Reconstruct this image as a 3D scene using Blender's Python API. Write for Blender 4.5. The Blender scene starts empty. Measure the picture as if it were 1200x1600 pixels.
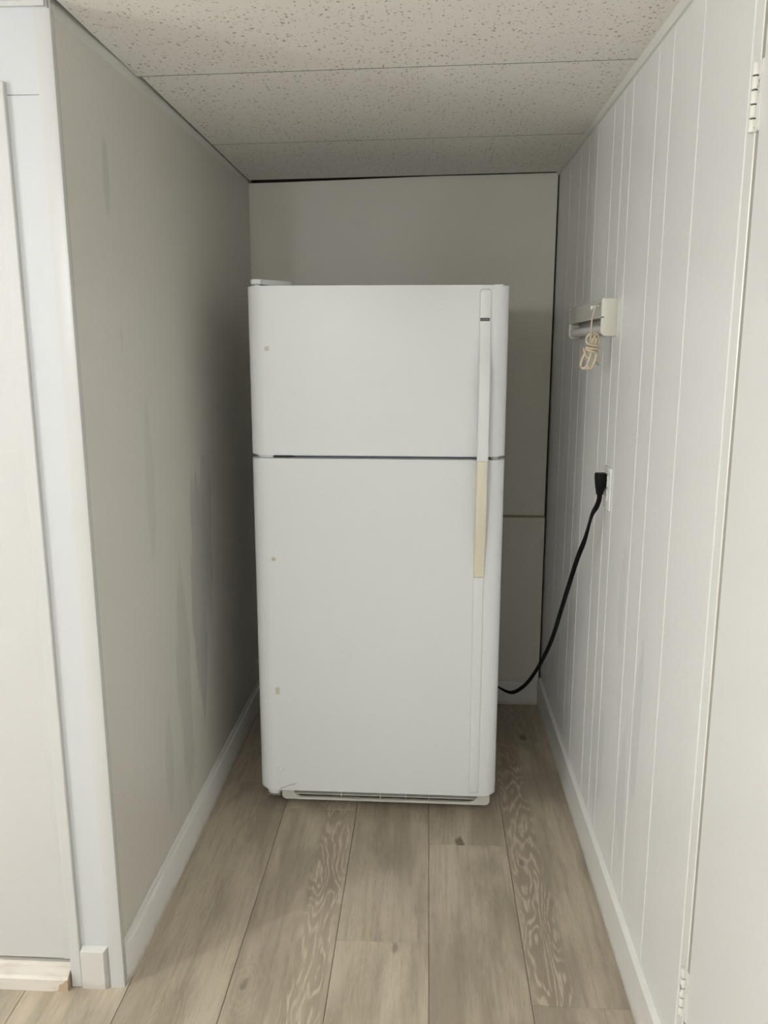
import bpy, bmesh, math, random
from mathutils import Matrix, Vector

# ------------------------------------------------------------------ camera, world, exposure
scene = bpy.context.scene
COL = scene.collection
cam_d = bpy.data.cameras.new('camera')
cam = bpy.data.objects.new('camera', cam_d)
COL.objects.link(cam)
cam_d.sensor_fit = 'VERTICAL'
cam_d.sensor_height = 36.0
cam_d.lens = 36.0 * 1284.4 / 1600.0
cam_d.clip_start = 0.02
cam.matrix_world = (Matrix.Translation((0, 0, 1.4632)) @ Matrix.Rotation(0.0529, 4, 'Z')
                    @ Matrix.Rotation(math.pi / 2 - 0.1912, 4, 'X') @ Matrix.Rotation(0.0012, 4, 'Z'))
scene.camera = cam

world = bpy.data.worlds.new('world')
scene.world = world
world.use_nodes = True
world.node_tree.nodes['Background'].inputs[0].default_value = (0.5, 0.5, 0.5, 1)
world.node_tree.nodes['Background'].inputs[1].default_value = 0.0   # a closed basement room

# globe lamps on short stems, standing in for the room's unseen lights (x, y, strength)
LAMP_COLOUR = (0.965, 1.0, 1.015, 1)
STAND_IN_LAMPS = [(-2.40, 0.30, 315.0, 'stand-in for an unseen room light: white globe lamp hanging from the ceiling farthest to the left of the alcove'),
         (-0.70, -0.20, 102.0, 'stand-in for an unseen room light: white globe lamp hanging from the ceiling nearest to the refrigerator'),
         (-1.10, -1.80, 182.0, 'stand-in for an unseen room light: white globe lamp hanging from the ceiling near the rear wall of the room')]
scene.cycles.use_light_tree = False

scene.view_settings.view_transform = 'Standard'
scene.view_settings.look = 'None'
scene.view_settings.gamma = 1.0
scene.view_settings.use_curve_mapping = False
scene.view_settings.exposure = 0.0

random.seed(7)

# ------------------------------------------------------------------ measures of the place
XL, XR = -0.699, 0.487          # alcove side walls
YB, YL = 3.315, 1.6525          # alcove back wall, front edge of the left wall
CZ0, CSL = 2.112, 0.01686       # ceiling height at XL and its slope to the right
def cz(x): return CZ0 + (x - XL) * CSL
LEAN = 0.0086                   # metres per metre of height at the closet corner
RX0, RY0 = -3.2, -2.6           # far sides of the room the camera stands in

# ------------------------------------------------------------------ helpers
def link(o, parent=None):
    COL.objects.link(o)
    if parent is not None:
        o.parent = parent
    return o

def obj(name, bm, mat, parent=None, smooth=None):
    me = bpy.data.meshes.new(name)
    bmesh.ops.recalc_face_normals(bm, faces=bm.faces[:])
    bm.to_mesh(me); bm.free()
    if mat is not None:
        me.materials.append(mat)
    if smooth is not None:
        me.shade_smooth()
        me.set_sharp_from_angle(angle=math.radians(smooth))
    return link(bpy.data.objects.new(name, me), parent)

def struct(o):
    o['kind'] = 'structure'
    return o

def tag(o, label, cat, group=None):
    o['label'] = label; o['category'] = cat
    if group: o['group'] = group
    return o

def empty(name, loc, rz=0.0):
    o = bpy.data.objects.new(name, None)
    o.empty_display_size = 0.05
    o.location = loc; o.rotation_euler = (0, 0, rz)
    return link(o)

def under(child, parent):
    """keep world placement of a child built in world coordinates"""
    child.parent = parent
    m = Matrix.Translation(parent.location) @ parent.rotation_euler.to_matrix().to_4x4()
    child.matrix_parent_inverse = m.inverted()
    return child

def box(bm, x0, x1, y0, y1, z0, z1, bev=0.0, seg=1):
    vs = [bm.verts.new(p) for p in ((x0,y0,z0),(x1,y0,z0),(x1,y1,z0),(x0,y1,z0),(x0,y0,z1),(x1,y0,z1),(x1,y1,z1),(x0,y1,z1))]
    fs = [bm.faces.new([vs[i] for i in f]) for f in ((0,3,2,1),(4,5,6,7),(0,1,5,4),(1,2,6,5),(2,3,7,6),(3,0,4,7))]
    if bev:
        es = list({e for f in fs for e in f.edges})
        bmesh.ops.bevel(bm, geom=es, offset=bev, segments=seg, profile=0.5, affect='EDGES')

def B(*a, **k):
    bm = bmesh.new(); box(bm, *a, **k); return bm

def prism(bm, poly, axis, a0, a1, bev=0.0, seg=2):
    """polygon extruded along an axis; poly gives the two other coordinates in x,y,z order"""
    def P(p, a):
        return {'x': (a, p[0], p[1]), 'y': (p[0], a, p[1]), 'z': (p[0], p[1], a)}[axis]
    v0 = [bm.verts.new(P(p, a0)) for p in poly]; v1 = [bm.verts.new(P(p, a1)) for p in poly]
    n = len(poly)
    c0 = bm.faces.new(v0[::-1]); c1 = bm.faces.new(v1)
    for i in range(n):
        bm.faces.new((v0[i], v0[(i+1) % n], v1[(i+1) % n], v1[i]))
    if bev:
        bmesh.ops.bevel(bm, geom=list(c0.edges) + list(c1.edges), offset=bev, segments=seg, profile=0.5, affect='EDGES')

def cyl(bm, c, r, h, axis='z', n=20, r2=None, bev=0.0):
    """cylinder starting at c, running h along the axis"""
    r2 = r if r2 is None else r2
    def P(a, rr, t):
        u, w = rr * math.cos(a), rr * math.sin(a)
        d = {'z': (u, w, t), 'y': (u, t, w), 'x': (t, u, w)}[axis]
        return (c[0] + d[0], c[1] + d[1], c[2] + d[2])
    v0 = [bm.verts.new(P(2*math.pi*i/n, r, 0)) for i in range(n)]
    v1 = [bm.verts.new(P(2*math.pi*i/n, r2, h)) for i in range(n)]
    c0 = bm.faces.new(v0[::-1]); c1 = bm.faces.new(v1)
    for i in range(n):
        bm.faces.new((v0[i], v0[(i+1) % n], v1[(i+1) % n], v1[i]))
    if bev:
        bmesh.ops.bevel(bm, geom=list(c0.edges) + list(c1.edges), offset=bev, segments=2, profile=0.5, affect='EDGES')

def catmull(pts, closed=False, k=6):
    P = [Vector(p) for p in pts]; n = len(P); out = []
    rng = range(n) if closed else range(n - 1)
    for i in rng:
        if closed:
            a, b, c, d = P[(i-1) % n], P[i], P[(i+1) % n], P[(i+2) % n]
        else:
            a, b, c, d = P[max(i-1, 0)], P[i], P[i+1], P[min(i+2, n-1)]
        for j in range(k):
            t = j / k
            out.append(0.5*((2*b) + (c-a)*t + (2*a-5*b+4*c-d)*t*t + (3*b-a-3*c+d)*t*t*t))
    if not closed: out.append(P[-1])
    return out

def tube(bm, pts, r, closed=False, n=8, k=6, flat=1.0, up0=(0.3, 0.2, 1), twist=None):
    pts = catmull(pts, closed, k)
    N = len(pts); rings = []
    up = Vector(up0).normalized(); prev = None
    for i in range(N):
        a = pts[(i-1) % N] if (closed or i > 0) else pts[i]
        b = pts[(i+1) % N] if (closed or i < N-1) else pts[i]
        t = (b - a)
        if t.length < 1e-9: t = Vector((0, 0, 1))
        t.normalize()
        u = (up if prev is None else prev)
        u = u - t * u.dot(t)
        if u.length < 1e-4: u = t.orthogonal()
        u.normalize(); prev = u; w = t.cross(u)
        if twist is not None:
            an = twist(i / (N - 1)); u, w = u * math.cos(an) + w * math.sin(an), w * math.cos(an) - u * math.sin(an)
        rings.append([bm.verts.new(pts[i] + u*(r*math.cos(2*math.pi*j/n)) + w*(r*flat*math.sin(2*math.pi*j/n))) for j in range(n)])
    for i in range(N if closed else N-1):
        A, C = rings[i], rings[(i+1) % N]
        for j in range(n):
            bm.faces.new((A[j], A[(j+1) % n], C[(j+1) % n], C[j]))
    if not closed:
        bm.faces.new(rings[0][::-1]); bm.faces.new(rings[-1])

def lean(o, cuts=0):
    """the closet corner is out of plumb: it leans outwards with height, less and less into the alcove"""
    bm = bmesh.new(); bm.from_mesh(o.data)
    for k in range(1, cuts + 1):
        y = YL + (YB - YL) * (k / (cuts + 1)) ** 1.6
        bmesh.ops.bisect_plane(bm, geom=bm.verts[:] + bm.edges[:] + bm.faces[:], plane_co=(0, y, 0), plane_no=(0, 1, 0))
    if cuts:
        for z in (0.5, 1.0, 1.5, 1.9):
            bmesh.ops.bisect_plane(bm, geom=bm.verts[:] + bm.edges[:] + bm.faces[:], plane_co=(0, 0, z), plane_no=(0, 0, 1))
    for v in bm.verts:
        t = min(1.0, max(0.0, 1 - (v.co.y - YL) / (YB - YL)))
        v.co.x -= LEAN * v.co.z * t ** 4
    bm.to_mesh(o.data); bm.free()
    return o

# ------------------------------------------------------------------ materials
def new_mat(name):
    m = bpy.data.materials.new(name); m.use_nodes = True
    nt = m.node_tree
    return m, nt, nt.nodes['Principled BSDF']

def N(nt, typ, **kw):
    n = nt.nodes.new(typ)
    for k, v in kw.items():
        if k.startswith('i_'):
            n.inputs[int(k[2:])].default_value = v
        else:
            setattr(n, k, v)
    return n

def math_n(nt, op, a, b=None, c=None, clamp=False):
    n = nt.nodes.new('ShaderNodeMath'); n.operation = op; n.use_clamp = clamp
    for i, v in enumerate((a, b, c)):
        if v is None: continue
        if isinstance(v, (int, float)): n.inputs[i].default_value = v
        else: nt.links.new(v, n.inputs[i])
    return n.outputs[0]

def mixc(nt, fac, a, b, blend='MIX'):
    n = nt.nodes.new('ShaderNodeMix'); n.data_type = 'RGBA'; n.blend_type = blend
    for sock, v in ((n.inputs[0], fac), (n.inputs[6], a), (n.inputs[7], b)):
        if isinstance(v, (int, float)): sock.default_value = v
        elif isinstance(v, tuple): sock.default_value = v if len(v) == 4 else v + (1,)
        else: nt.links.new(v, sock)
    return n.outputs[2]

def smooth(nt, val, lo, hi):
    n = nt.nodes.new('ShaderNodeMapRange'); n.interpolation_type = 'SMOOTHSTEP'
    nt.links.new(val, n.inputs[0]); n.inputs[1].default_value = lo; n.inputs[2].default_value = hi
    return n.outputs[0]

def mapped(nt, vec, scale=(1, 1, 1), loc=(0, 0, 0)):
    n = nt.nodes.new('ShaderNodeMapping')
    nt.links.new(vec, n.inputs[0]); n.inputs[1].default_value = loc; n.inputs[3].default_value = scale
    return n.outputs[0]

def noise(nt, vec, scale, detail=2.0, rough=0.5, dist=0.0):
    n = nt.nodes.new('ShaderNodeTexNoise')
    nt.links.new(vec, n.inputs['Vector']); n.inputs['Scale'].default_value = scale
    n.inputs['Detail'].default_value = detail; n.inputs['Roughness'].default_value = rough
    n.inputs['Distortion'].default_value = dist
    return n.outputs['Fac']

def bump(nt, bsdf, height, strength, dist):
    n = nt.nodes.new('ShaderNodeBump')
    n.inputs['Strength'].default_value = strength; n.inputs['Distance'].default_value = dist
    nt.links.new(height, n.inputs['Height']); nt.links.new(n.outputs[0], bsdf.inputs['Normal'])

def paint(name, col, rough=0.45, bscale=90, bstr=0.06, patches=None, mottle=0.03, grime=None):
    """brushed or rolled wall paint; patches = list of (axis y centre, z centre, ry, rz, strength) of touched-up paint"""
    m, nt, b = new_mat(name)
    geo = N(nt, 'ShaderNodeNewGeometry').outputs['Position']
    low = noise(nt, geo, 2.3, 1)
    c = mixc(nt, math_n(nt, 'MULTIPLY', low, mottle * 2), col, tuple(x * 0.8 for x in col))
    rr = None
    if patches:
        sep = N(nt, 'ShaderNodeSeparateXYZ'); nt.links.new(geo, sep.inputs[0])
        streak = noise(nt, mapped(nt, geo, (1, 11, 1.6)), 1.0, 4, 0.6, 0.3)
        edge = noise(nt, mapped(nt, geo, (1, 5, 2.2), (3, 1, 7)), 1.0, 3, 0.55)
        tot = None
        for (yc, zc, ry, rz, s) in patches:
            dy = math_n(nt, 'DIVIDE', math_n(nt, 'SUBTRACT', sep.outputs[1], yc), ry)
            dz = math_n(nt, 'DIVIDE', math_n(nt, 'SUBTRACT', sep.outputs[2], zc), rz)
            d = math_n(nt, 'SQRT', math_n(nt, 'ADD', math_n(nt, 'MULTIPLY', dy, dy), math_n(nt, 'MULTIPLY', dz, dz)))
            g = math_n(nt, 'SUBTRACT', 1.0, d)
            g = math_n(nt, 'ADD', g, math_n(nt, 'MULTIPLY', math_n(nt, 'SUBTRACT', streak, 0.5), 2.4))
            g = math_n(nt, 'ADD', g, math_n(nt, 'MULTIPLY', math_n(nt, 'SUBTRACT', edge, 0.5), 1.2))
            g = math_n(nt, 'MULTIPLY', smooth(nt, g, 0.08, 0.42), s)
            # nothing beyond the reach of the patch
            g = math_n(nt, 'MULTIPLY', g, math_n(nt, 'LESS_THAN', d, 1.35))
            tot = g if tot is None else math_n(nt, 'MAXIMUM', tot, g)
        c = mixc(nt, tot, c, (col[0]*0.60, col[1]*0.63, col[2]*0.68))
        rr = math_n(nt, 'ADD', rough, math_n(nt, 'MULTIPLY', tot, 0.25))
    if grime:
        sep2 = N(nt, 'ShaderNodeSeparateXYZ'); nt.links.new(geo, sep2.inputs[0])
        gn = noise(nt, geo, 22, 4, 0.65)
        hgt = math_n(nt, 'MULTIPLY', sep2.outputs[2], -1.0 / grime)
        g = math_n(nt, 'ADD', math_n(nt, 'ADD', hgt, 0.55), math_n(nt, 'MULTIPLY', gn, 0.9))
        c = mixc(nt, math_n(nt, 'MULTIPLY', smooth(nt, g, 0.55, 1.1), 0.45), c, (0.36, 0.30, 0.22))
    nt.links.new(c, b.inputs['Base Color'])
    if rr is not None: nt.links.new(rr, b.inputs['Roughness'])
    else: b.inputs['Roughness'].default_value = rough
    if bstr:
        bump(nt, b, noise(nt, geo, bscale, 1, 0.6), bstr, 0.01)
    return m

WHITE = (0.80, 0.79, 0.765)
M = {}
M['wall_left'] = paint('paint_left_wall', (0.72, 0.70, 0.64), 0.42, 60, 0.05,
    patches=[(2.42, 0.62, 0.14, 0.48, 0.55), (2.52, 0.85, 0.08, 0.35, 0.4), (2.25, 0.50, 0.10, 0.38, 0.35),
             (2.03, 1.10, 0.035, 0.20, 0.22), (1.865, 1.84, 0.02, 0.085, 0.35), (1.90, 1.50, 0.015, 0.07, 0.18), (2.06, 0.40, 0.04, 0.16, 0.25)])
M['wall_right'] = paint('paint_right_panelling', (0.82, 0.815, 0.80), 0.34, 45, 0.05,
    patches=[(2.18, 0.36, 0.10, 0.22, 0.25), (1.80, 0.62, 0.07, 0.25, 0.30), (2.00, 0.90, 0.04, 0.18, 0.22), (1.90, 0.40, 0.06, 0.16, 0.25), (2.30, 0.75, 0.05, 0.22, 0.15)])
M['wall_back'] = paint('paint_back_wall', (0.75, 0.725, 0.645), 0.5, 70, 0.05)
M['white'] = paint('dimmed_front_wall', (0.585, 0.598, 0.612), 0.36, 60, 0.04)  # white paint, colour lowered to tone down the strong light on this wall
M['trim'] = paint('paint_trim', (0.82, 0.81, 0.785), 0.32, 40, 0)
M['base'] = paint('paint_baseboard', (0.80, 0.785, 0.755), 0.34, 40, 0, grime=0.06)
M['door'] = paint('paint_door', (0.79, 0.78, 0.765), 0.36, 50, 0.03)
M['door_1'] = paint('dimmed_closet_door', (0.575, 0.57, 0.558), 0.36, 50, 0.03)  # door paint darkened in its colour against the strong light in front
M['trim_dimmed'] = paint('dimmed_front_trim', (0.585, 0.582, 0.57), 0.32, 40, 0)  # darker copy of the trim paint, tones down the light on the front side
M['base_dimmed'] = paint('dimmed_front_baseboard', (0.63, 0.615, 0.58), 0.34, 40, 0, grime=0.06)  # darker copy of the baseboard paint, same toning down of the front light
M['angle'] = paint('paint_ceiling_angle', (0.76, 0.745, 0.71), 0.4, 40, 0)
M['room'] = paint('paint_room', (0.80, 0.79, 0.76), 0.5, 60, 0)

def sill_paint():
    m, nt, b = new_mat('paint_worn_sill')
    geo = N(nt, 'ShaderNodeNewGeometry').outputs['Position']
    sep = N(nt, 'ShaderNodeSeparateXYZ'); nt.links.new(geo, sep.inputs[0])
    n1 = noise(nt, geo, 40, 4, 0.6)
    # bare wood where the paint has worn off the right end
    d = math_n(nt, 'ADD', math_n(nt, 'MULTIPLY', math_n(nt, 'ADD', sep.outputs[0], 0.835), 30.0), math_n(nt, 'MULTIPLY', math_n(nt, 'SUBTRACT', 0.030, sep.outputs[2]), 26.0))
    d = math_n(nt, 'ADD', d, math_n(nt, 'MULTIPLY', math_n(nt, 'SUBTRACT', n1, 0.5), 1.6))
    worn = smooth(nt, d, 0.10, 0.35)
    dirt = smooth(nt, noise(nt, mapped(nt, geo, (8, 8, 40)), 1.0, 4, 0.6), 0.45, 0.75)
    c = mixc(nt, math_n(nt, 'MULTIPLY', dirt, 0.5), (0.70, 0.655, 0.59), (0.44, 0.36, 0.26))
    c = mixc(nt, math_n(nt, 'MULTIPLY', worn, 0.85), c, (0.42, 0.31, 0.19))
    nt.links.new(c, b.inputs['Base Color']); b.inputs['Roughness'].default_value = 0.35
    return m
M['sill'] = sill_paint()

def tile_mat():
    m, nt, b = new_mat('mineral_fibre_tile')
    geo = N(nt, 'ShaderNodeNewGeometry').outputs['Position']
    nv = N(nt, 'ShaderNodeTexNoise'); nt.links.new(geo, nv.inputs['Vector']); nv.inputs['Scale'].default_value = 130; nv.inputs['Detail'].default_value = 1
    sv = nt.nodes.new('ShaderNodeVectorMath'); sv.operation = 'SCALE'; nt.links.new(nv.outputs['Color'], sv.inputs[0]); sv.inputs['Scale'].default_value = 0.009
    wv = nt.nodes.new('ShaderNodeVectorMath'); wv.operation = 'ADD'
    nt.links.new(geo, wv.inputs[0]); nt.links.new(sv.outputs[0], wv.inputs[1])
    tot = None
    for sc, off, thr, st in ((74, 0.0, 0.30, 1.0), (125, 3.3, 0.34, 0.75)):
        v = N(nt, 'ShaderNodeTexVoronoi'); v.feature = 'F1'; v.voronoi_dimensions = '2D'
        nt.links.new(mapped(nt, wv.outputs[0], (1.0, 0.75, 1.0), (off, off * 0.7, 0)), v.inputs['Vector']); v.inputs['Scale'].default_value = sc
        sepc = N(nt, 'ShaderNodeSeparateColor'); nt.links.new(v.outputs['Color'], sepc.inputs[0])
        # every cell has its own hole size, many have none
        rad = math_n(nt, 'MULTIPLY', math_n(nt, 'SUBTRACT', sepc.outputs[0], 0.51, clamp=True), thr / 0.52)
        hole = math_n(nt, 'MULTIPLY', math_n(nt, 'SUBTRACT', rad, v.outputs['Distance']), 12.0, clamp=True)
        hole = math_n(nt, 'MULTIPLY', hole, st)
        tot = hole if tot is None else math_n(nt, 'MAXIMUM', tot, hole)
    c = mixc(nt, math_n(nt, 'MULTIPLY', noise(nt, geo, 5, 1), 0.25), (0.93, 0.905, 0.85), (0.88, 0.855, 0.80))
    c = mixc(nt, math_n(nt, 'MULTIPLY', tot, 0.66), c, (0.30, 0.26, 0.21))
    nt.links.new(c, b.inputs['Base Color']); b.inputs['Roughness'].default_value = 0.9
    return m
M['tile'] = tile_mat()

def wood_mat():
    """greige oak plank; the object colour carries figure strength, band position and tone of each plank"""
    m, nt, b = new_mat('greige_oak_plank')
    tc = N(nt, 'ShaderNodeTexCoord').outputs['Object']
    oi = N(nt, 'ShaderNodeObjectInfo')
    col = N(nt, 'ShaderNodeSeparateColor'); nt.links.new(oi.outputs['Color'], col.inputs[0])
    fig, band, tone = col.outputs[0], col.outputs[1], col.outputs[2]
    off = nt.nodes.new('ShaderNodeCombineXYZ')
    r50 = math_n(nt, 'MULTIPLY', oi.outputs['Random'], 40.0)
    nt.links.new(r50, off.inputs[2])
    add = nt.nodes.new('ShaderNodeVectorMath'); add.operation = 'ADD'
    nt.links.new(tc, add.inputs[0]); nt.links.new(off.outputs[0], add.inputs[1])
    P = add.outputs[0]
    sep = N(nt, 'ShaderNodeSeparateXYZ'); nt.links.new(tc, sep.inputs[0])
    # slow tone clouds, streaks, pores
    cloud = noise(nt, mapped(nt, P, (9, 2.2, 1)), 1.0, 3, 0.55, 0.3)
    streak = noise(nt, mapped(nt, P, (70, 3.2, 1)), 1.0, 4, 0.62, 0.2)
    pore = noise(nt, mapped(nt, P, (300, 20, 1)), 1.0, 2, 0.55)
    # cathedral figure: contour lines of a stretched field
    field = noise(nt, mapped(nt, P, (9.0, 2.2, 1), (0.3, 0.1, 0)), 1.0, 2.8, 0.45, 0.3)
    fr = math_n(nt, 'FRACT', math_n(nt, 'MULTIPLY', field, 19.0))
    tri = math_n(nt, 'MULTIPLY', math_n(nt, 'ABSOLUTE', math_n(nt, 'SUBTRACT', fr, 0.5)), 2.0)
    line = math_n(nt, 'MULTIPLY', smooth(nt, tri, 0.40, 0.90), smooth(nt, pore, 0.70, 0.40))
    bx = math_n(nt, 'SUBTRACT', math_n(nt, 'MULTIPLY', band, 0.236), 0.118)
    wob = math_n(nt, 'MULTIPLY', math_n(nt, 'SUBTRACT', noise(nt, mapped(nt, P, (2, 4, 1)), 1.0, 2), 0.5), 0.07)
    dx = math_n(nt, 'ABSOLUTE', math_n(nt, 'SUBTRACT', math_n(nt, 'ADD', sep.outputs[0], wob), bx))
    inband = math_n(nt, 'SUBTRACT', 1.0, smooth(nt, dx, 0.030, 0.062))
    figm = math_n(nt, 'MULTIPLY', inband, fig)
    # knots
    kn = N(nt, 'ShaderNodeTexVoronoi'); kn.feature = 'F1'
    nt.links.new(mapped(nt, P, (5.2, 2.6, 1)), kn.inputs['Vector']); kn.inputs['Scale'].default_value = 1.0
    kn.inputs['Randomness'].default_value = 1.0
    kd = math_n(nt, 'ADD', kn.outputs['Distance'], math_n(nt, 'MULTIPLY', math_n(nt, 'SUBTRACT', noise(nt, mapped(nt, P, (26, 11, 1)), 1.0, 3), 0.5), 0.26))
    knot = math_n(nt, 'SUBTRACT', 1.0, smooth(nt, kd, 0.02, 0.095))
    halo = math_n(nt, 'SUBTRACT', 1.0, smooth(nt, kd, 0.08, 0.42))
    ring = smooth(nt, math_n(nt, 'ABSOLUTE', math_n(nt, 'SINE', math_n(nt, 'MULTIPLY', kd, 62.0))), 0.55, 0.95)
    c = mixc(nt, smooth(nt, cloud, 0.36, 0.64), (0.365, 0.308, 0.234), (0.555, 0.478, 0.366))
    c = mixc(nt, math_n(nt, 'MULTIPLY', smooth(nt, streak, 0.40, 0.72), 0.42), c, (0.275, 0.228, 0.172))
    c = mixc(nt, math_n(nt, 'MULTIPLY', smooth(nt, pore, 0.54, 0.70), 0.28), c, (0.215, 0.172, 0.125))
    c = mixc(nt, math_n(nt, 'MULTIPLY', math_n(nt, 'MULTIPLY', halo, ring), 0.16), c, (0.593, 0.518, 0.401))
    c = mixc(nt, math_n(nt, 'MULTIPLY', figm, 0.55), c, (0.324, 0.263, 0.193))
    c = mixc(nt, math_n(nt, 'MULTIPLY', math_n(nt, 'MULTIPLY', figm, line), 0.80), c, (0.635, 0.553, 0.428))
    c = mixc(nt, math_n(nt, 'MULTIPLY', knot, 0.75), c, (0.085, 0.065, 0.048))
    tn = nt.nodes.new('ShaderNodeHueSaturation')
    nt.links.new(c, tn.inputs['Color']); nt.links.new(math_n(nt, 'ADD', 0.78, math_n(nt, 'MULTIPLY', tone, 0.44)), tn.inputs['Value'])
    nt.links.new(tn.outputs[0], b.inputs['Base Color'])
    b.inputs['Roughness'].default_value = 0.52
    return m
M['wood'] = wood_mat()

def plain(name, col, rough=0.4, metal=0.0, bscale=None, bstr=0.03, vary=0.06):
    m, nt, b = new_mat(name)
    tc = N(nt, 'ShaderNodeTexCoord').outputs['Object']
    n1 = noise(nt, tc, 9, 3)
    c = mixc(nt, math_n(nt, 'MULTIPLY', n1, vary * 2), col, tuple(x * 0.85 for x in col))
    nt.links.new(c, b.inputs['Base Color'])
    b.inputs['Roughness'].default_value = rough; b.inputs['Metallic'].default_value = metal
    if bscale:
        bump(nt, b, noise(nt, tc, bscale, 2), bstr, 0.002)
    return m
M['fridge'] = plain('white_enamel', (0.86, 0.885, 0.895), 0.38, bscale=420, bstr=0.05, vary=0.02)
M['fridge_body'] = plain('white_textured_steel', (0.78, 0.79, 0.78), 0.45, bscale=320, bstr=0.12, vary=0.03)
M['handle'] = plain('white_handle_plastic', (0.86, 0.882, 0.888), 0.36, vary=0.03)
M['cream'] = plain('yellowed_plastic', (0.84, 0.80, 0.64), 0.40, vary=0.12)
M['cream_plug'] = plain('cream_plug_plastic', (0.66, 0.63, 0.50), 0.45)
M['grille'] = plain('off_white_grille_plastic', (0.72, 0.70, 0.63), 0.42, vary=0.1)
M['grille_slot'] = plain('dark_recess', (0.05, 0.045, 0.04), 0.7)
M['gasket'] = plain('grey_gasket', (0.50, 0.54, 0.57), 0.5)
M['dark_metal'] = plain('dark_steel', (0.07, 0.068, 0.065), 0.4, 0.6)
M['steel'] = plain('dull_steel', (0.45, 0.44, 0.42), 0.35, 0.9)
M['badge'] = plain('badge_grey', (0.055, 0.058, 0.055), 0.35, 0.2)
M['letters'] = plain('badge_silver', (0.35, 0.35, 0.34), 0.35, 0.4)
M['black'] = plain('black_rubber', (0.004, 0.004, 0.004), 0.55)
M['black'].node_tree.nodes['Principled BSDF'].inputs['Specular IOR Level'].default_value = 0.15
M['lamp'] = plain('white_lamp_plastic', (0.63, 0.62, 0.545), 0.38, vary=0.06)
M['lamp_metal'] = plain('white_lamp_steel', (0.60, 0.58, 0.53), 0.35, vary=0.05)
M['tube'] = plain('opal_tube_glass', (0.82, 0.82, 0.80), 0.15)
M['cord'] = plain('ivory_cord', (0.62, 0.535, 0.385), 0.45, vary=0.12)
M['plate'] = plain('white_outlet_plastic', (0.84, 0.835, 0.81), 0.30)
M['scratch'] = plain('scratch_grey', (0.42, 0.42, 0.40), 0.6)
M['gap_shade'] = plain('door_gap_shade', (0.42, 0.395, 0.35), 0.6, vary=0.15)  # grey-tan that paints the shade inside the door gap
M['tile_edge'] = plain('raw_tile_edge', (0.16, 0.14, 0.115), 0.95, vary=0.2)
M['raw_edge'] = plain('raw_panel_edge', (0.40, 0.345, 0.24), 0.8, vary=0.2)
M['void'] = plain('bare_backing', (0.10, 0.085, 0.07), 0.9)
M['subfloor'] = plain('subfloor_dark', (0.05, 0.042, 0.035), 0.9)

def hinge_mat():
    m, nt, b = new_mat('painted_hinge')
    geo = N(nt, 'ShaderNodeNewGeometry').outputs['Position']
    chip = smooth(nt, noise(nt, mapped(nt, geo, (160, 160, 70)), 1.0, 4, 0.6), 0.62, 0.68)
    c = mixc(nt, chip, (0.78, 0.76, 0.71), (0.12, 0.105, 0.085))
    nt.links.new(c, b.inputs['Base Color']); b.inputs['Roughness'].default_value = 0.33
    return m
M['hinge'] = hinge_mat()

def emit_mat(name, strength):
    m, nt, b = new_mat(name)
    b.inputs['Base Color'].default_value = (0.9, 0.9, 0.88, 1)
    b.inputs['Emission Color'].default_value = LAMP_COLOUR
    b.inputs['Emission Strength'].default_value = strength
    return m

# ------------------------------------------------------------------ floor
floor = struct(obj('floor', B(RX0 - .1, XR + .12, RY0 - .1, YB + .15, -0.06, -0.012), M['subfloor']))
PW, PL = 0.2352, 1.30
X0 = 0.0175
col_ends = {-1: 1.834, 0: 2.262, 1: 1.646, -2: 2.437, -3: 1.30, -4: 1.95, 2: 2.0}
fig_map = {(-2, 0): (0.95, 0.78, 0.56), (1, 1): (1.0, 0.20, 0.40), (0, 0): (0.12, 0.62, 0.46), (-1, 1): (0.18, 0.30, 0.42),
           (-1, 0): (0.20, 0.30, 0.66), (-3, 0): (0.25, 0.5, 0.36), (0, 1): (0.30, 0.25, 0.38), (-3, 1): (0.25, 0.5, 0.36), (1, 0): (0.35, 0.6, 0.5)}
plank_mesh = {}
k0 = int(math.floor((RX0 - X0) / PW))
for k in range(k0, 2):
    xa = X0 + k * PW; xb = xa + PW
    xa = max(xa, RX0); xb = min(xb, XR + 0.006)
    if xb - xa < 0.01: continue
    end = col_ends.get(k, 1.2 + 0.37 * ((k * 7) % 5) / 1.7)
    j = -5
    while True:
        ya, yb = end + (j - 1) * PL, end + j * PL
        j += 1
        if yb <= RY0: continue
        if ya >= YB: break
        ya, yb = max(ya, RY0), min(yb, YB + 0.01)
        if k < -3 and ya > YL + 0.1: continue
        key = (round(xb - xa, 4), round(yb - ya, 4))
        if key not in plank_mesh:
            w, l = key
            bm = B(-w/2 + .0006, w/2 - .0006, -l/2 + .0006, l/2 - .0006, -0.012, 0, bev=0.0009)
            me = bpy.data.meshes.new('plank'); bm.to_mesh(me); bm.free(); me.materials.append(M['wood'])
            plank_mesh[key] = me
        p = link(bpy.data.objects.new('plank', plank_mesh[key]), floor)
        p.location = ((xa + xb) / 2, (ya + yb) / 2, 0)
        f = fig_map.get((k, j - 1), (random.uniform(0.05, 0.7), random.uniform(0.2, 0.8), random.uniform(0.3, 0.7)))
        p.color = (f[0], f[1], f[2], 1)

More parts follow.
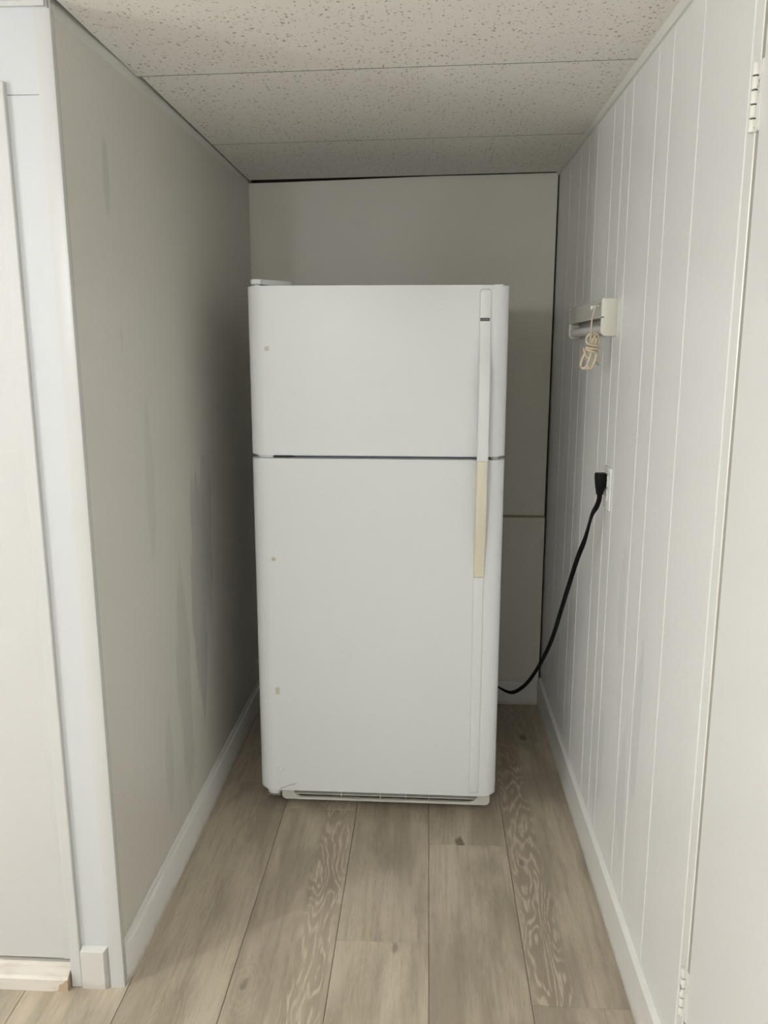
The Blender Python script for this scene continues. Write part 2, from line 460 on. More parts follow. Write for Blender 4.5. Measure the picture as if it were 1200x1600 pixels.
# ------------------------------------------------------------------ ceiling
ceiling = struct(obj('ceiling', B(RX0 - .1, XR + .12, RY0 - .1, YB + .15, 2.26, 2.30), M['void']))
rows = [3.303, 2.755, 2.0965, 1.43, 0.765, 0.10, -0.565, -1.23, -1.895, -2.56]
tilt = math.atan(CSL)
def add_tile(xa, xb, ya, yb, lift):
    w, l = xb - xa, yb - ya
    t = obj('ceiling_tile', B(-w/2 + .0008, w/2 - .0008, -l/2 + .0017, l/2 - .0017, 0, 0.015), M['tile'], ceiling)
    t.data.materials.append(M['tile_edge'])
    for p in t.data.polygons:
        if abs(p.normal.z) < 0.5: p.material_index = 1
    xm = (xa + xb) / 2
    t.location = (xm, (ya + yb) / 2, cz(xm) + lift)
    t.rotation_euler = (0, -tilt, 0)
for i in range(len(rows) - 1):
    yb, ya = rows[i], rows[i + 1]
    lift = 0.0
    add_tile((XL - 0.006 if ya < YL else XL + 0.004) if yb > 1.7 else -0.712, XR - 0.002, ya, yb, lift)
    if ya < YL:
        for xa, xb in ((-2.04, -0.714 if yb < 1.7 else XL - 0.01), (RX0, -2.042)):
            add_tile(xa, xb, ya, min(yb, YL - 0.004), lift)

GLOBE_R = 0.075
for (xm, ym, s, lab) in STAND_IN_LAMPS:
    root = empty('stand_in_light', (xm, ym, cz(xm)))  # added lamp in place of a light source out of view
    tag(root, lab, 'ceiling light', 'stand-ins for unseen room lights')
    bm = bmesh.new(); cyl(bm, (0, 0, 0.0), 0.060, -0.020, 'z', 24, bev=0.003); cyl(bm, (0, 0, -0.019), 0.008, -0.22, 'z', 12); cyl(bm, (0, 0, -0.235), 0.030, -0.045, 'z', 20, bev=0.002)
    obj('lampholder', bm, M['plate'], root, smooth=40)
    bm = bmesh.new(); bmesh.ops.create_icosphere(bm, subdivisions=2, radius=GLOBE_R)
    bmesh.ops.translate(bm, verts=bm.verts, vec=(0, 0, -0.270 - GLOBE_R))
    obj('globe_bulb', bm, emit_mat('lit_opal_bulb', s), root, smooth=60)

# ------------------------------------------------------------------ walls
# alcove left wall
wl = lean(struct(obj('wall_left', B(XL - 0.09, XL, YL + 0.008, YB + 0.12, 0, 2.24), M['wall_left'])), 10)
wl.data.shade_smooth(); wl.data.set_sharp_from_angle(angle=math.radians(30))
# right wall: backing, boards with open grooves between them
bm = bmesh.new()
box(bm, XR + 0.0020, XR + 0.12, 1.352 + .035, YB + .12, 0, 2.24)
box(bm, XR, XR + 0.12, RY0, 0.52, 0, 2.24)
box(bm, XR, XR + 0.12, 0.52, 1.387, 2.045, 2.24)
box(bm, XR + 0.09, XR + 0.12, 0.52, 1.387, 0, 2.045)
wr = struct(obj('wall_right', bm, M['wall_right']))
grooves = [YB + 0.012, 3.06, 2.86, 2.72, 2.585, 2.372, 2.257, 2.165, 1.941, 1.829, 1.638, 1.389]
for a, b in zip(grooves[1:], grooves[:-1]):
    bm = bmesh.new()
    ga = 0.0019
    y0, y1 = a + ga, b - ga
    prism(bm, [(XR + 0.0023, y0 - .0003), (XR + 0.0023, y1 + .0003), (XR + 0.0009, y1), (XR, y1 - .0015), (XR, y0 + .0015), (XR + 0.0009, y0)], 'z', 0.0, 2.20)
    obj('board', bm, M['wall_right'], wr)
# jamb strip beside the near door
struct(obj('trim_1', B(XR, XR + 0.06, 1.352, 1.3865, 0, 2.045, bev=0.0015), M['trim']))

# back wall: backing, upper panel with an uneven top edge, thicker lower panel
wb = struct(obj('wall_back', B(XL - .09, XR + .12, YB + 0.06, YB + 0.12, 0, 2.24), M['void']))
bm = bmesh.new()
prism(bm, [(XL, 0.78), (XR - 0.009, 0.78), (XR - 0.006, cz(XR) - .001), (0.20, cz(.2) - .0015), (0.02, cz(.02) - .001), (-0.18, cz(-.18) - .0035), (-0.30, cz(-.30) - .0055), (-0.55, cz(-.55) - .0085), (XL, cz(XL) - .009)], 'y', YB, YB + 0.012)
obj('upper_panel', bm, M['wall_back'], wb)
obj('lower_panel', B(XL, XR - 0.007, YB - 0.010, YB + 0.012, 0.0, 0.806, bev=0.001), M['wall_back'], wb)
obj('panel_edge', B(XL, XR - 0.008, YB - 0.013, YB + 0.001, 0.806, 0.8135, bev=0.0012), M['raw_edge'], wb)

# front wall beside the alcove, with the closet door
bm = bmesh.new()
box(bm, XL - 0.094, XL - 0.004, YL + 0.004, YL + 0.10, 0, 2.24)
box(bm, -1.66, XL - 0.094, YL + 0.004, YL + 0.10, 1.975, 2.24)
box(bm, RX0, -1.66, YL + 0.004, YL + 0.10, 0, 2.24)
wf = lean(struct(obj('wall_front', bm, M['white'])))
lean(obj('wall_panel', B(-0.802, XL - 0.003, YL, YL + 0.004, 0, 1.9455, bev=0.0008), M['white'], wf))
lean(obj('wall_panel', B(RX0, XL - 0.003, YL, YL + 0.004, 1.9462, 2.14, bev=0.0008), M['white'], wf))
# room walls behind and beside the camera
struct(obj('wall_side', B(RX0 - .1, RX0, RY0 - .1, YL + .1, 0, 2.24), M['room']))
struct(obj('wall_rear', B(RX0, XR + .12, RY0 - .1, RY0, 0, 2.24), M['room']))

# ------------------------------------------------------------------ trims
# outside corner moulding with a ridged return into the alcove
bm = bmesh.new()
ct = [(XL - 0.029, YL - 0.001), (XL - 0.0285, YL - 0.0055), (XL - 0.002, YL - 0.0055), (XL + 0.0032, YL - 0.0035), (XL + 0.004, YL + 0.000),
      (XL + 0.0015, YL + 0.002), (XL + 0.0038, YL + 0.006), (XL + 0.0034, YL + 0.013), (XL + 0.0005, YL + 0.0145), (XL + 0.0005, YL + 0.001)]
prism(bm, ct, 'z', 0.0, 2.094)
lean(struct(obj('trim_2', bm, M['trim_dimmed'], smooth=30)))
# door casing
bm = bmesh.new()
box(bm, -0.8195, -0.7935, YL - 0.010, YL + 0.03, 0, 1.969, bev=0.002)
box(bm, -1.6465, -1.6205, YL - 0.010, YL + 0.03, 0, 1.969, bev=0.002)
box(bm, -1.6205, -0.8195, YL - 0.010, YL + 0.03, 1.943, 1.969, bev=0.002)
lean(struct(obj('trim_3', bm, M['trim_dimmed'])))
# worn sill under the closet door
bm = bmesh.new()
prism(bm, [(YL - 0.026, 0.0), (YL - 0.026, 0.030), (YL - 0.021, 0.036), (YL - 0.004, 0.042), (YL - 0.003, 0.050), (YL + 0.004, 0.054), (YL + 0.03, 0.054), (YL + 0.03, 0)], 'x', -1.62, -0.8215)
struct(obj('trim_4', bm, M['sill']))
# ceiling wall angles
def angle_strip(name, poly, axis, a0, a1):
    bm = bmesh.new(); prism(bm, poly, axis, a0, a1); return struct(obj(name, bm, M['angle']))
zr = cz(XR)
bm = bmesh.new()   # right: lies on the wall, fades towards the back
pts_a = [(XR - 0.008, zr - 0.002), (XR - 0.004, zr - 0.026), (XR, zr - 0.027), (XR, zr + .02), (XR - 0.0075, zr + .02)]
pts_b = [(XR - 0.013, zr - 0.001), (XR - 0.010, zr - 0.008), (XR, zr - 0.010), (XR, zr + .02), (XR - 0.012, zr + .02)]
va = [bm.verts.new((p[0], 1.2, p[1])) for p in pts_a]; vb = [bm.verts.new((p[0], YB - .002, p[1])) for p in pts_b]
bm.faces.new(va); bm.faces.new(vb[::-1])
for i in range(5): bm.faces.new((va[i], vb[i], vb[(i+1) % 5], va[(i+1) % 5]))
struct(obj('trim_5', bm, M['angle']))
lean(angle_strip('trim_6', [(XL, CZ0 - 0.026), (XL + 0.0012, CZ0 - 0.0255), (XL + 0.0014, CZ0 - .003), (XL, CZ0 - .003)], 'y', YL + 0.02, YB - 0.001), 10)
zf = cz(-0.8)
bm = bmesh.new(); box(bm, RX0, XL - 0.024, YL - 0.006, YL, zf - 0.012, zf - 0.002, bev=.001); struct(obj('trim_7', bm, M['trim_dimmed']))

# baseboards
def baseboard(name, poly, axis, a0, a1):
    bm = bmesh.new(); prism(bm, poly, axis, a0, a1); return struct(obj(name, bm, M['base'], smooth=25))
baseboard('baseboard_right', [(XR - 0.011, 0), (XR - 0.011, 0.1145), (XR - 0.009, 0.1165), (XR, 0.1235), (XR, 0)], 'y', 1.39, YB - 0.022)
bm = bmesh.new()
prof = [(0, 0), (0, 0.112), (0.003, 0.110), (0.0055, 0.098), (0.0115, 0.096), (0.013, 0.092), (0.013, 0)]
ends = [[bm.verts.new((XL + px * k, y, pz)) for px, pz in prof] for y, k in ((YL + 0.0148, 0.25), (YL + 0.040, 1.0), (YB - 0.022, 1.0))]
for A, C in zip(ends[:-1], ends[1:]):
    for q in range(7): bm.faces.new((A[q], A[(q+1) % 7], C[(q+1) % 7], C[q]))
bm.faces.new(ends[0]); bm.faces.new(ends[-1][::-1])
struct(obj('baseboard_left', bm, M['base'], smooth=25))
baseboard('baseboard_back', [(YB - 0.010, 0), (YB - 0.010, 0.1030), (YB - 0.020, 0.1030), (YB - 0.022, 0.101), (YB - 0.022, 0)], 'x', XL + 0.002, XR - 0.009)
bm = bmesh.new()
fx0, fx1 = -0.792, -0.7305
pv = [(fx0, YL, 0), (fx1, YL, 0), (fx1, YL, .1045), (fx0, YL, .1045), (fx0, YL - .014, 0), (fx1 - .0075, YL - .014, 0), (fx1 - .0075, YL - .014, .097), (fx0, YL - .014, .097)]
V = [bm.verts.new(p) for p in pv]
for f in ((0, 1, 2, 3), (4, 7, 6, 5), (0, 4, 5, 1), (1, 5, 6, 2), (2, 6, 7, 3), (3, 7, 4, 0)): bm.faces.new([V[i] for i in f])
struct(obj('baseboard_front', bm, M['base_dimmed']))

# ------------------------------------------------------------------ doors
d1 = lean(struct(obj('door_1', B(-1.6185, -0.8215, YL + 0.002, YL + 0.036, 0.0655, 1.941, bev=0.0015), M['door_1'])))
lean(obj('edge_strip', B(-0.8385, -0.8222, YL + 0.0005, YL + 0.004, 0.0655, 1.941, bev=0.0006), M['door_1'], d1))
struct(obj('wall_closet', B(-1.66, XL - 0.094, YL + 0.5, YL + 0.55, 0, 2.2), M['void']))

d2 = struct(obj('door_2', B(XR, XR + 0.035, 0.54, 1.338, 0.008, 2.03, bev=0.002), M['door']))
struct(obj('trim_8', B(XR + 0.0016, XR + 0.06, 1.3385, 1.352, 0, 2.045), M['gap_shade']))  # strip coloured as the shaded recess between jamb and door
for zc in (1.839, 0.301):
    hg = empty('hinge', (XR, 1.35, zc)); 
    hg.parent = d2
    kn = 0.1 / 5
    for i in range(5):
        bm = bmesh.new()
        cyl(bm, (-0.0035, 0.005, -0.05 + i * kn + .0012), 0.0062, kn - .0024, 'z', 14, bev=0.0007)
        obj('knuckle', bm, M['hinge'], hg, smooth=40)
    bm = bmesh.new()
    cyl(bm, (-0.0035, 0.005, -0.0485), 0.0042, 0.097, 'z', 10)
    obj('pin', bm, M['dark_metal'], hg, smooth=40)
    obj('leaf', B(-0.0015, 0.001, -0.013, 0.000, -0.05, 0.05, bev=0.0006), M['hinge'], hg)

# ------------------------------------------------------------------ refrigerator
FR = empty('refrigerator', (-0.150, 2.4475, 0.0), -0.0072)
tag(FR, 'white top-freezer refrigerator with a yellowed lower handle standing in the alcove', 'refrigerator')

def door_profile():
    pts = [(-0.38, 0.058)]
    ax, ay = 0.050, 0.034
    for i in range(9):
        a = math.pi + (math.pi / 2) * i / 8
        pts.append((-0.38 + ax + ax * math.cos(a), 0.012 + ay * math.sin(a)))
    for i in range(9):
        a = 1.5 * math.pi + (math.pi / 2) * i / 8
        pts.append((0.38 - ax + ax * math.cos(a), 0.012 + ay * math.sin(a)))
    pts.append((0.38, 0.058))
    return pts
YD = 0.012 - 0.034     # flat front face of the doors
def door_mesh(z0, z1):
    bm = bmesh.new(); prism(bm, door_profile(), 'z', z0, z1, bev=0.005, seg=3); return bm

body = obj('body', B(-0.374, 0.374, 0.072, 0.70, 0.030, 1.640, bev=0.006, seg=2), M['fridge_body'], FR, smooth=40)
fz = obj('freezer_door', door_mesh(1.1625, 1.653), M['fridge'], FR, smooth=40)
fd = obj('fridge_door', door_mesh(0.070, 1.1525), M['fridge'], FR, smooth=40)
for z0, z1 in ((1.172, 1.640), (0.085, 1.143)):
    obj('gasket', B(-0.365, 0.365, 0.056, 0.074, z0, z1, bev=0.003), M['gasket'], FR)
obj('divider', B(-0.255, 0.366, 0.020, 0.074, 1.1535, 1.1615, bev=0.002), M['gasket'], FR)

def handle_mesh(x0, x1, rows_, round_top=False, round_bot=False):
    """rows_: (z, front offset from the door face, back offset); rounded strip swept along z"""
    bm = bmesh.new(); rings = []
    for (z, f, bk, wsc) in rows_:
        xm, hw = (x0 + x1) / 2, (x1 - x0) / 2 * wsc
        r = min(0.005, (f - bk) * 0.45, hw * 0.9)
        sec = [(-hw, bk), (-hw, f - r), (-hw + r * .3, f - r * .3), (-hw + r, f), (hw - r, f), (hw - r * .3, f - r * .3), (hw, f - r), (hw, bk)]
        rings.append([bm.verts.new((xm + u, YD - v, z)) for u, v in sec])
    for A, C in zip(rings[:-1], rings[1:]):
        for j in range(8):
            bm.faces.new((A[j], A[(j+1) % 8], C[(j+1) % 8], C[j]))
    bm.faces.new(rings[0][::-1]); bm.faces.new(rings[-1])
    return bm
def sm(t): t = max(0, min(1, t)); return t*t*(3-2*t)
HX0, HX1 = 0.2945, 0.3275
up = [(1.642, 0.003, -0.001, 0.55), (1.640, 0.0055, -0.001, 0.80), (1.635, 0.007, -0.001, 0.97), (1.630, 0.007, -0.001, 1.0)]
z = 1.60
while z > 1.1545:
    t = sm((1.545 - z) / 0.20)
    f = 0.007 + 0.036 * t
    bk = -0.001 + max(0, f - 0.017) * sm((1.50 - z) / 0.12)
    up.append((z, f, bk, 1.0)); z -= 0.012
up.append((1.1545, 0.043, 0.026, 1.0))
obj('handle', handle_mesh(HX0, HX1, up), M['handle'], fz, smooth=35)
lo = [(1.1535, 0.043, 0.026, 1.0)]
z = 1.14
while z > 0.80:
    t = sm((z - 0.795) / 0.25)
    f = 0.009 + 0.034 * t
    bk = -0.001 + max(0, f - 0.017) * sm((z - 0.84) / 0.12)
    lo.append((z, f, bk, 1.0)); z -= 0.012
lo += [(0.799, 0.0088, -0.001, 0.96), (0.796, 0.007, -0.001, 0.85)]
hd = obj('handle', handle_mesh(HX0 - .001, HX1 - .001, lo), M['cream'], fd, smooth=35)
hd['label'] = 'yellowed cream handle grip'
obj('trim_strip', handle_mesh(HX0 - .001, HX1 - .003, [(0.7945, 0.0045, -0.001, 1), (0.79, 0.0055, -0.001, 1), (0.092, 0.0055, -0.001, 1), (0.086, 0.005, -0.001, .93), (0.083, 0.003, -0.001, .75)]), M['handle'], fd, smooth=35)
# standoffs holding the handle ends
obj('handle_post', B(0.303, 0.320, YD - 0.030, YD + 0.002, 1.168, 1.186, bev=0.002), M['handle'], fz)
obj('handle_post', B(0.302, 0.319, YD - 0.030, YD + 0.002, 1.118, 1.136, bev=0.002), M['cream'], fd)
# badge with lettering
bz, bx = 1.557, (HX0 + HX1) / 2 - .001
yb_ = YD - 0.0072
obj('badge', B(bx - 0.0135, bx + 0.0135, yb_ - 0.0012, yb_ + .0008, bz - 0.0042, bz + 0.0042, bev=0.0004), M['badge'], fz)
cu = bpy.data.curves.new('badge_lettering', 'FONT'); cu.body = 'KENMORE'; cu.size = 0.0052; cu.align_x = 'CENTER'; cu.align_y = 'CENTER'; cu.extrude = 0.0002
tmp = bpy.data.objects.new('badge_lettering_source', cu); COL.objects.link(tmp)
bpy.context.view_layer.update()
me = bpy.data.meshes.new_from_object(tmp.evaluated_get(bpy.context.evaluated_depsgraph_get()))
bpy.data.objects.remove(tmp)
me.name = 'badge_lettering'; me.materials.clear(); me.materials.append(M['letters'])
lt = link(bpy.data.objects.new('badge_lettering', me), fz)
lt.location = (bx, yb_ - 0.0014, bz); lt.rotation_euler = (math.pi / 2, 0, 0)
# plugs over the unused hinge-side screw holes
def plug(name, x, zc, r, h, mat, parent):
    bm = bmesh.new(); cyl(bm, (x, YD + .001, zc), r, -(h + .001), 'y', 18, r2=r * 0.86, bev=h * 0.3)
    return obj(name, bm, mat, parent, smooth=40)
plug('hole_plug', -0.3225, 1.475, 0.0072, 0.0022, M['cream_plug'], fz)
p2 = plug('hole_plug', -0.3170, 0.842, 0.0072, 0.0022, M['cream_plug'], fd)
obj('hole_plug', B(-0.3215, -0.3095, YD - 0.0015, YD + .001, 0.400, 0.423, bev=0.0006), M['cream_plug'], fd)
plug('hole_plug', -0.3125, 0.143, 0.0105, 0.004, M['fridge'], fd)
bm = bmesh.new(); tube(bm, [(-0.316, YD - .0002, 0.0755), (-0.302, YD - .0004, 0.0795), (-0.285, YD - .0004, 0.087), (-0.262, YD - .0002, 0.094)], 0.0009, n=6)
obj('scratch', bm, M['scratch'], fd)
# top hinge cover
bm = bmesh.new()
prism(bm, [(-0.372, 0.010), (-0.366, 0.000), (-0.350, -0.002), (-0.340, 0.004), (-0.338, 0.020), (-0.300, 0.060), (-0.270, 0.095), (-0.270, 0.135), (-0.368, 0.135)], 'z', 1.659, 1.6735, bev=0.003)
obj('hinge_cover', bm, M['fridge'], FR, smooth=40)
bm = bmesh.new(); cyl(bm, (-0.354, 0.018, 1.650), 0.009, 0.012, 'z', 14)
obj('hinge_pin', bm, M['fridge'], FR, smooth=40)
obj('hinge_arm', B(-0.362, -0.285, 0.075, 0.130, 1.640, 1.661), M['fridge'], FR)
bm = bmesh.new(); cyl(bm, (0.352, 0.020, 1.652), 0.0135, 0.0055, 'z', 18, bev=0.0015)
obj('top_cap', bm, M['handle'], FR, smooth=40)
# middle hinge in the gap between the doors
bm = bmesh.new()
prism(bm, [(-0.366, 0.030), (-0.360, 0.002), (-0.345, -0.009), (-0.325, -0.012), (-0.314, -0.008), (-0.312, 0.03)], 'z', 1.1530, 1.1615, bev=0.001)
obj('middle_hinge_cap', bm, M['fridge'], FR, smooth=40)
obj('middle_hinge_plate', B(-0.318, -0.262, 0.004, 0.066, 1.1548, 1.1600, bev=0.001), M['dark_metal'], FR)
bm = bmesh.new(); cyl(bm, (0.350, 0.006, 1.1530), 0.012, 0.0075, 'z', 16, bev=0.001)
obj('middle_pin', bm, M['cream_plug'], FR, smooth=40)
obj('gap_stop', B(0.330, 0.345, 0.01, 0.06, 1.1535, 1.1615), M['dark_metal'], FR)
# toe grille with louvre slats
GY = 0.012
gr_o = [(-0.316, 0.066), (-0.316, 0.030), (-0.312, 0.023), (-0.304, 0.019), (0.352, 0.019), (0.360, 0.022), (0.364, 0.030), (0.364, 0.066)]
gr_i = [(-0.276, 0.066), (-0.275, 0.046), (-0.268, 0.034), (-0.254, 0.0275), (0.298, 0.0275), (0.312, 0.032), (0.322, 0.044), (0.326, 0.066)]
bm = bmesh.new()
def ringface(y):
    return [bm.verts.new((p[0], y, p[1])) for p in gr_o], [bm.verts.new((p[0], y, p[1])) for p in gr_i]
of, inf = ringface(GY); ob, inb = ringface(GY + 0.012)
for i in range(7):
    bm.faces.new((of[i], of[i+1], inf[i+1], inf[i])); bm.faces.new((ob[i+1], ob[i], inb[i], inb[i+1]))
    bm.faces.new((of[i+1], of[i], ob[i], ob[i+1])); bm.faces.new((inf[i], inf[i+1], inb[i+1], inb[i]))
for a in (0, 7): bm.faces.new((of[a], inf[a], inb[a], ob[a]))
gr = obj('base_grille', bm, M['grille'], FR)
bv = gr.modifiers.new('edge', 'BEVEL'); bv.width = 0.0025; bv.segments = 2; bv.limit_method = 'ANGLE'
obj('recess', B(-0.30, 0.345, GY + 0.030, GY + 0.034, 0.022, 0.066), M['grille_slot'], gr)
for zc in (0.0375, 0.0490, 0.0605):
    bm = bmesh.new()
    prism(bm, [(GY + 0.004, zc - 0.0014), (GY + 0.004, zc + 0.0014), (GY + 0.018, zc + 0.0034), (GY + 0.018, zc + 0.0006)], 'x', -0.276, 0.325)
    obj('slat', bm, M['grille'], gr)
for xc in (0.008, 0.092, 0.168, -0.12):
    obj('rib', B(xc - 0.0012, xc + 0.0012, GY + 0.006, GY + 0.02, 0.029, 0.066), M['grille'], gr)
# bottom hinge and feet
bm = bmesh.new()
prism(bm, [(-0.362, 0.035), (-0.360, 0.008), (-0.350, -0.002), (-0.335, -0.006), (-0.322, -0.002), (-0.318, 0.008), (-0.318, 0.035)], 'z', 0.045, 0.0695, bev=0.003)
obj('bottom_hinge_cap', bm, M['fridge'], FR, smooth=40)
obj('bottom_hinge_plate', B(-0.360, -0.318, 0.002, 0.09, 0.036, 0.0445, bev=0.001), M['steel'], FR)
for fx, fy in ((-0.338, 0.085), (0.338, 0.085), (-0.338, 0.64), (0.338, 0.64)):
    bm = bmesh.new(); cyl(bm, (fx, fy, 0.0), 0.019, 0.012, 'z', 16, bev=0.002); cyl(bm, (fx, fy, 0.011), 0.007, 0.026, 'z', 10)
    obj('foot', bm, M['dark_metal'], FR, smooth=40)
# power cord with its moulded plug (built in room coordinates)
cord_pts = [(0.464, 2.213, 1.094), (0.465, 2.214, 1.078), (0.460, 2.219, 1.055), (0.450, 2.230, 1.027), (0.441, 2.26, 0.955), (0.431, 2.30, 0.892), (0.422, 2.36, 0.800), (0.416, 2.44, 0.697),
            (0.407, 2.55, 0.555), (0.391, 2.66, 0.433), (0.369, 2.735, 0.345), (0.347, 2.80, 0.283), (0.318, 2.88, 0.230), (0.279, 2.97, 0.213), (0.230, 3.05, 0.222), (0.190, 3.13, 0.24)]
bm = bmesh.new(); tube(bm, cord_pts, 0.0068, n=12, k=6, flat=0.42, up0=(1, 0, 0), twist=lambda f: 1.25 * math.exp(-((f - 0.22) / 0.07) ** 2) + 1.0 * math.exp(-((f - 0.80) / 0.09) ** 2))
pc = under(obj('power_cord', bm, M['black'], smooth=60), FR)
bm = bmesh.new()
sec = [(1.147, 0.4530, 0.4785, 0.0150), (1.1435, 0.4510, 0.4803, 0.0160), (1.130, 0.4515, 0.4803, 0.0160), (1.115, 0.4530, 0.4795, 0.0145), (1.106, 0.4540, 0.4770, 0.0125), (1.096, 0.4555, 0.4740, 0.010), (1.0895, 0.4560, 0.4730, 0.0095)]
rings = []
for zc, xa, xb, hy in sec:
    c = 0.004
    rings.append([bm.verts.new(p) for p in ((xa, 2.213 - hy + c, zc), (xa + c, 2.213 - hy, zc), (xb - c, 2.213 - hy, zc), (xb, 2.213 - hy + c, zc), (xb, 2.213 + hy - c, zc), (xb - c, 2.213 + hy, zc), (xa + c, 2.213 + hy, zc), (xa, 2.213 + hy - c, zc))])
for A, C in zip(rings[:-1], rings[1:]):
    for j in range(8): bm.faces.new((A[j], A[(j+1) % 8], C[(j+1) % 8], C[j]))
bm.faces.new(rings[0]); bm.faces.new(rings[-1][::-1])
pl = obj('plug', bm, M['black'], smooth=50)
pl.parent = pc

# ------------------------------------------------------------------ wall outlet
OY = 2.206
ol = empty('wall_outlet', (XR, OY, 1.108))
tag(ol, 'white duplex wall outlet with the black plug in it', 'outlet')
obj('cover_plate', B(-0.0055, 0.0, -0.036, 0.036, -0.057, 0.057, bev=0.002, seg=2), M['plate'], ol, smooth=40)
for zc in (0.0195, -0.0195):
    bm = bmesh.new(); cyl(bm, (-0.0055, 0, zc), 0.0165, -0.0022, 'x', 20, bev=0.0005)
    rc = obj('receptacle', bm, M['plate'], ol, smooth=40)
    for dy in (-0.006, 0.006):
        obj('slot', B(-0.0079, -0.0072, dy - .0012, dy + .0012, zc - .001, zc + .007), M['grille_slot'], rc)
bm = bmesh.new(); cyl(bm, (-0.0055, 0, 0), 0.003, -0.001, 'x', 12); obj('screw', bm, M['steel'], ol, smooth=40)

# ------------------------------------------------------------------ fluorescent wall lamp
LY0, LY1 = 2.215, 2.715
LM = empty('wall_lamp', (XR, (LY0 + LY1) / 2, 1.507))
tag(LM, 'short white fluorescent strip lamp on the panelled wall with a bundled ivory cord', 'lamp')
def inlamp(o): return under(o, LM)
def cap_poly(e=0.0):
    pts = [(XR, 1.603 + e), (XR - 0.040 - e, 1.603 + e), (XR - 0.041 - e, 1.600)]
    zb, xf, r = 1.507 - e, XR - 0.041 - e, 0.014
    for i in range(7):
        a = math.pi + (math.pi / 2) * i / 6
        pts.append((xf + r + r * math.cos(a), zb + r + r * math.sin(a)))
    pts.append((XR, zb))
    return pts
bm = bmesh.new(); prism(bm, cap_poly(), 'y', LY0, LY0 + 0.006, bev=0.0012); ec = inlamp(obj('end_cap', bm, M['lamp'], smooth=40))
bm = bmesh.new(); prism(bm, cap_poly(), 'y', LY1 - 0.006, LY1, bev=0.0012); inlamp(obj('end_cap', bm, M['lamp'], smooth=40))
sl = obj('notch', B(XR - 0.0412, XR - 0.034, LY0 - 0.0006, LY0 + .001, 1.5535, 1.5560), M['grille_slot']); sl.parent = ec
bm = bmesh.new(); box(bm, XR - 0.040, XR, LY0 + 0.006, LY1 - 0.006, 1.558, 1.601, bev=0.002)
hs = inlamp(obj('housing', bm, M['lamp_metal']))
inlamp(obj('lip', B(XR - 0.041, XR - 0.037, LY0 + 0.006, LY1 - 0.006, 1.553, 1.558, bev=.0008), M['lamp']))
inlamp(obj('reflector', B(XR - 0.006, XR, LY0 + 0.006, LY1 - 0.006, 1.509, 1.558), M['lamp_metal']))
bm = bmesh.new(); cyl(bm, (XR - 0.0235, LY0 + 0.022, 1.5265), 0.0130, LY1 - LY0 - 0.044, 'y', 20)
inlamp(obj('tube', bm, M['tube'], smooth=40))
for y0 in (LY0 + 0.010, LY1 - 0.022):
    bm = bmesh.new(); cyl(bm, (XR - 0.0235, y0, 1.5265), 0.0134, 0.012, 'y', 20, bev=0.001)
    inlamp(obj('tube_end', bm, M['steel'], smooth=40))
    yy = y0 - 0.004 if y0 < 2.4 else y0 + 0.012
    inlamp(obj('socket', B(XR - 0.036, XR - 0.010, yy, yy + .004, 1.512, 1.558, bev=.001), M['lamp']))
bm = bmesh.new()
tube(bm, [(0.448, 2.249, 1.586), (0.440, 2.249, 1.585), (0.430, 2.250, 1.582)], 0.0022, n=8, k=3)
cyl(bm, (0.424, 2.250, 1.5805), 0.0052, 0.0065, 'x', 12, bev=0.0012)
inlamp(obj('cord_hook', bm, M['plate'], smooth=40))
inlamp(obj('hook_hole', B(XR - 0.0405, XR - 0.0395, 2.239, 2.245, 1.581, 1.594), M['grille_slot']))
drop = [(0.441, 2.249, 1.5875), (0.437, 2.245, 1.583), (0.432, 2.245, 1.569), (0.428, 2.243, 1.549), (0.427, 2.241, 1.529), (0.428, 2.241, 1.509), (0.43, 2.243, 1.492)]
loop1 = [(0.406, 2.249, 1.429), (0.41, 2.249, 1.45), (0.419, 2.249, 1.47), (0.427, 2.249, 1.492), (0.432, 2.249, 1.508), (0.438, 2.245, 1.515), (0.446, 2.245, 1.508), (0.45, 2.245, 1.494), (0.448, 2.245, 1.481), (0.444, 2.241, 1.462), (0.439, 2.241, 1.442), (0.429, 2.241, 1.427), (0.416, 2.241, 1.423)]
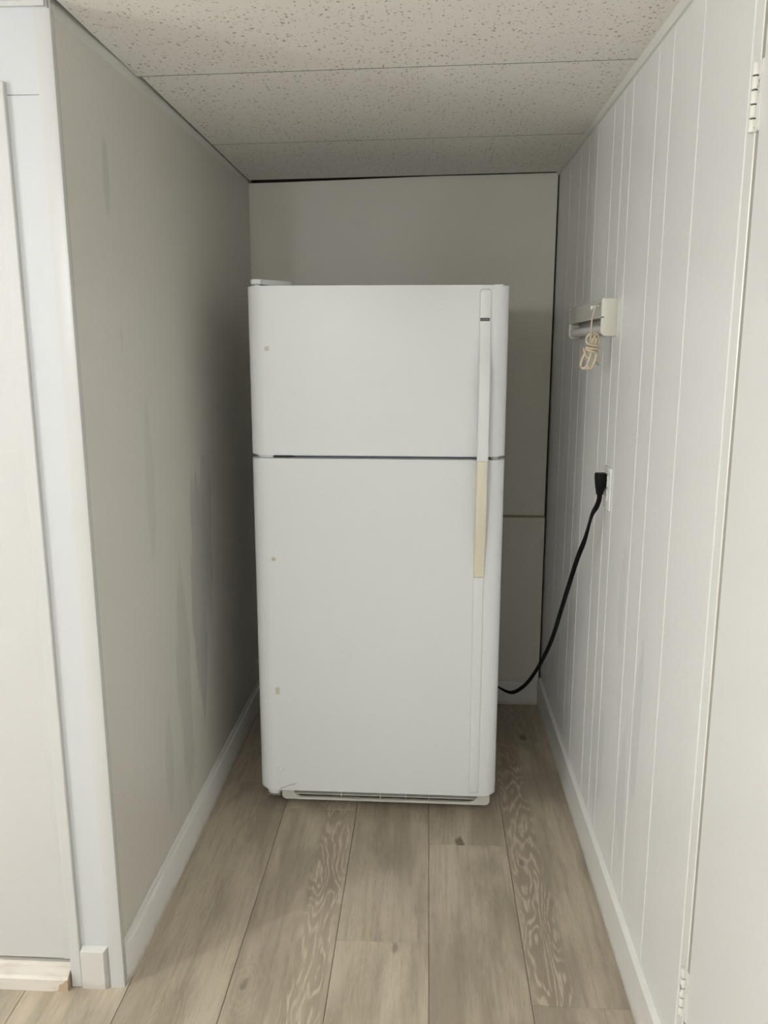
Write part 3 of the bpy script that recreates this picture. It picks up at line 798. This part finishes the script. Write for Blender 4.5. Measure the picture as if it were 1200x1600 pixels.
loop2 = [(0.438, 2.239, 1.509), (0.431, 2.239, 1.494), (0.431, 2.239, 1.476), (0.427, 2.239, 1.454), (0.42, 2.239, 1.432), (0.41, 2.239, 1.424), (0.405, 2.251, 1.432), (0.409, 2.251, 1.45), (0.417, 2.251, 1.466), (0.426, 2.251, 1.478), (0.435, 2.251, 1.492)]
loop3 = [(0.439, 2.237, 1.481), (0.442, 2.237, 1.455), (0.437, 2.237, 1.435), (0.429, 2.237, 1.424), (0.421, 2.237, 1.43), (0.425, 2.242, 1.449), (0.431, 2.242, 1.469), (0.436, 2.242, 1.489), (0.438, 2.242, 1.502), (0.442, 2.242, 1.5), (0.441, 2.242, 1.489)]
wrap = [(0.429, 2.241, 1.492), (0.423, 2.239, 1.512), (0.414, 2.235, 1.5), (0.417, 2.231, 1.489), (0.429, 2.229, 1.484), (0.444, 2.233, 1.481), (0.452, 2.251, 1.477), (0.435, 2.257, 1.478), (0.417, 2.241, 1.478), (0.43, 2.229, 1.475), (0.446, 2.235, 1.473), (0.435, 2.257, 1.472), (0.417, 2.245, 1.474), (0.427, 2.229, 1.469), (0.442, 2.235, 1.465), (0.441, 2.255, 1.469), (0.415, 2.253, 1.476), (0.412, 2.247, 1.472), (0.416, 2.245, 1.459), (0.422, 2.245, 1.45)]
bm = bmesh.new()
tube(bm, drop, 0.0021, n=8); tube(bm, wrap, 0.0031, n=8)
for L in (loop1, loop2, loop3): tube(bm, L, 0.0033, closed=True, n=8)
lc = inlamp(obj('lamp_cord', bm, M['cord'], smooth=60))
bm = bmesh.new()
tube(bm, [(0.440, 2.247, 1.462), (0.444, 2.247, 1.452), (0.450, 2.247, 1.440)], 0.0062, n=10, k=3)
pg = obj('lamp_plug', bm, M['cord'], smooth=50); pg.parent = lc
for o in ((0, 0.004), (-0.004, -0.004)):
    bm = bmesh.new(); tube(bm, [(0.449 + o[0], 2.247 + o[1], 1.441), (0.454 + o[0], 2.247 + o[1], 1.431)], 0.0013, n=6, k=2)
    pr = obj('prong', bm, M['steel']); pr.parent = lc
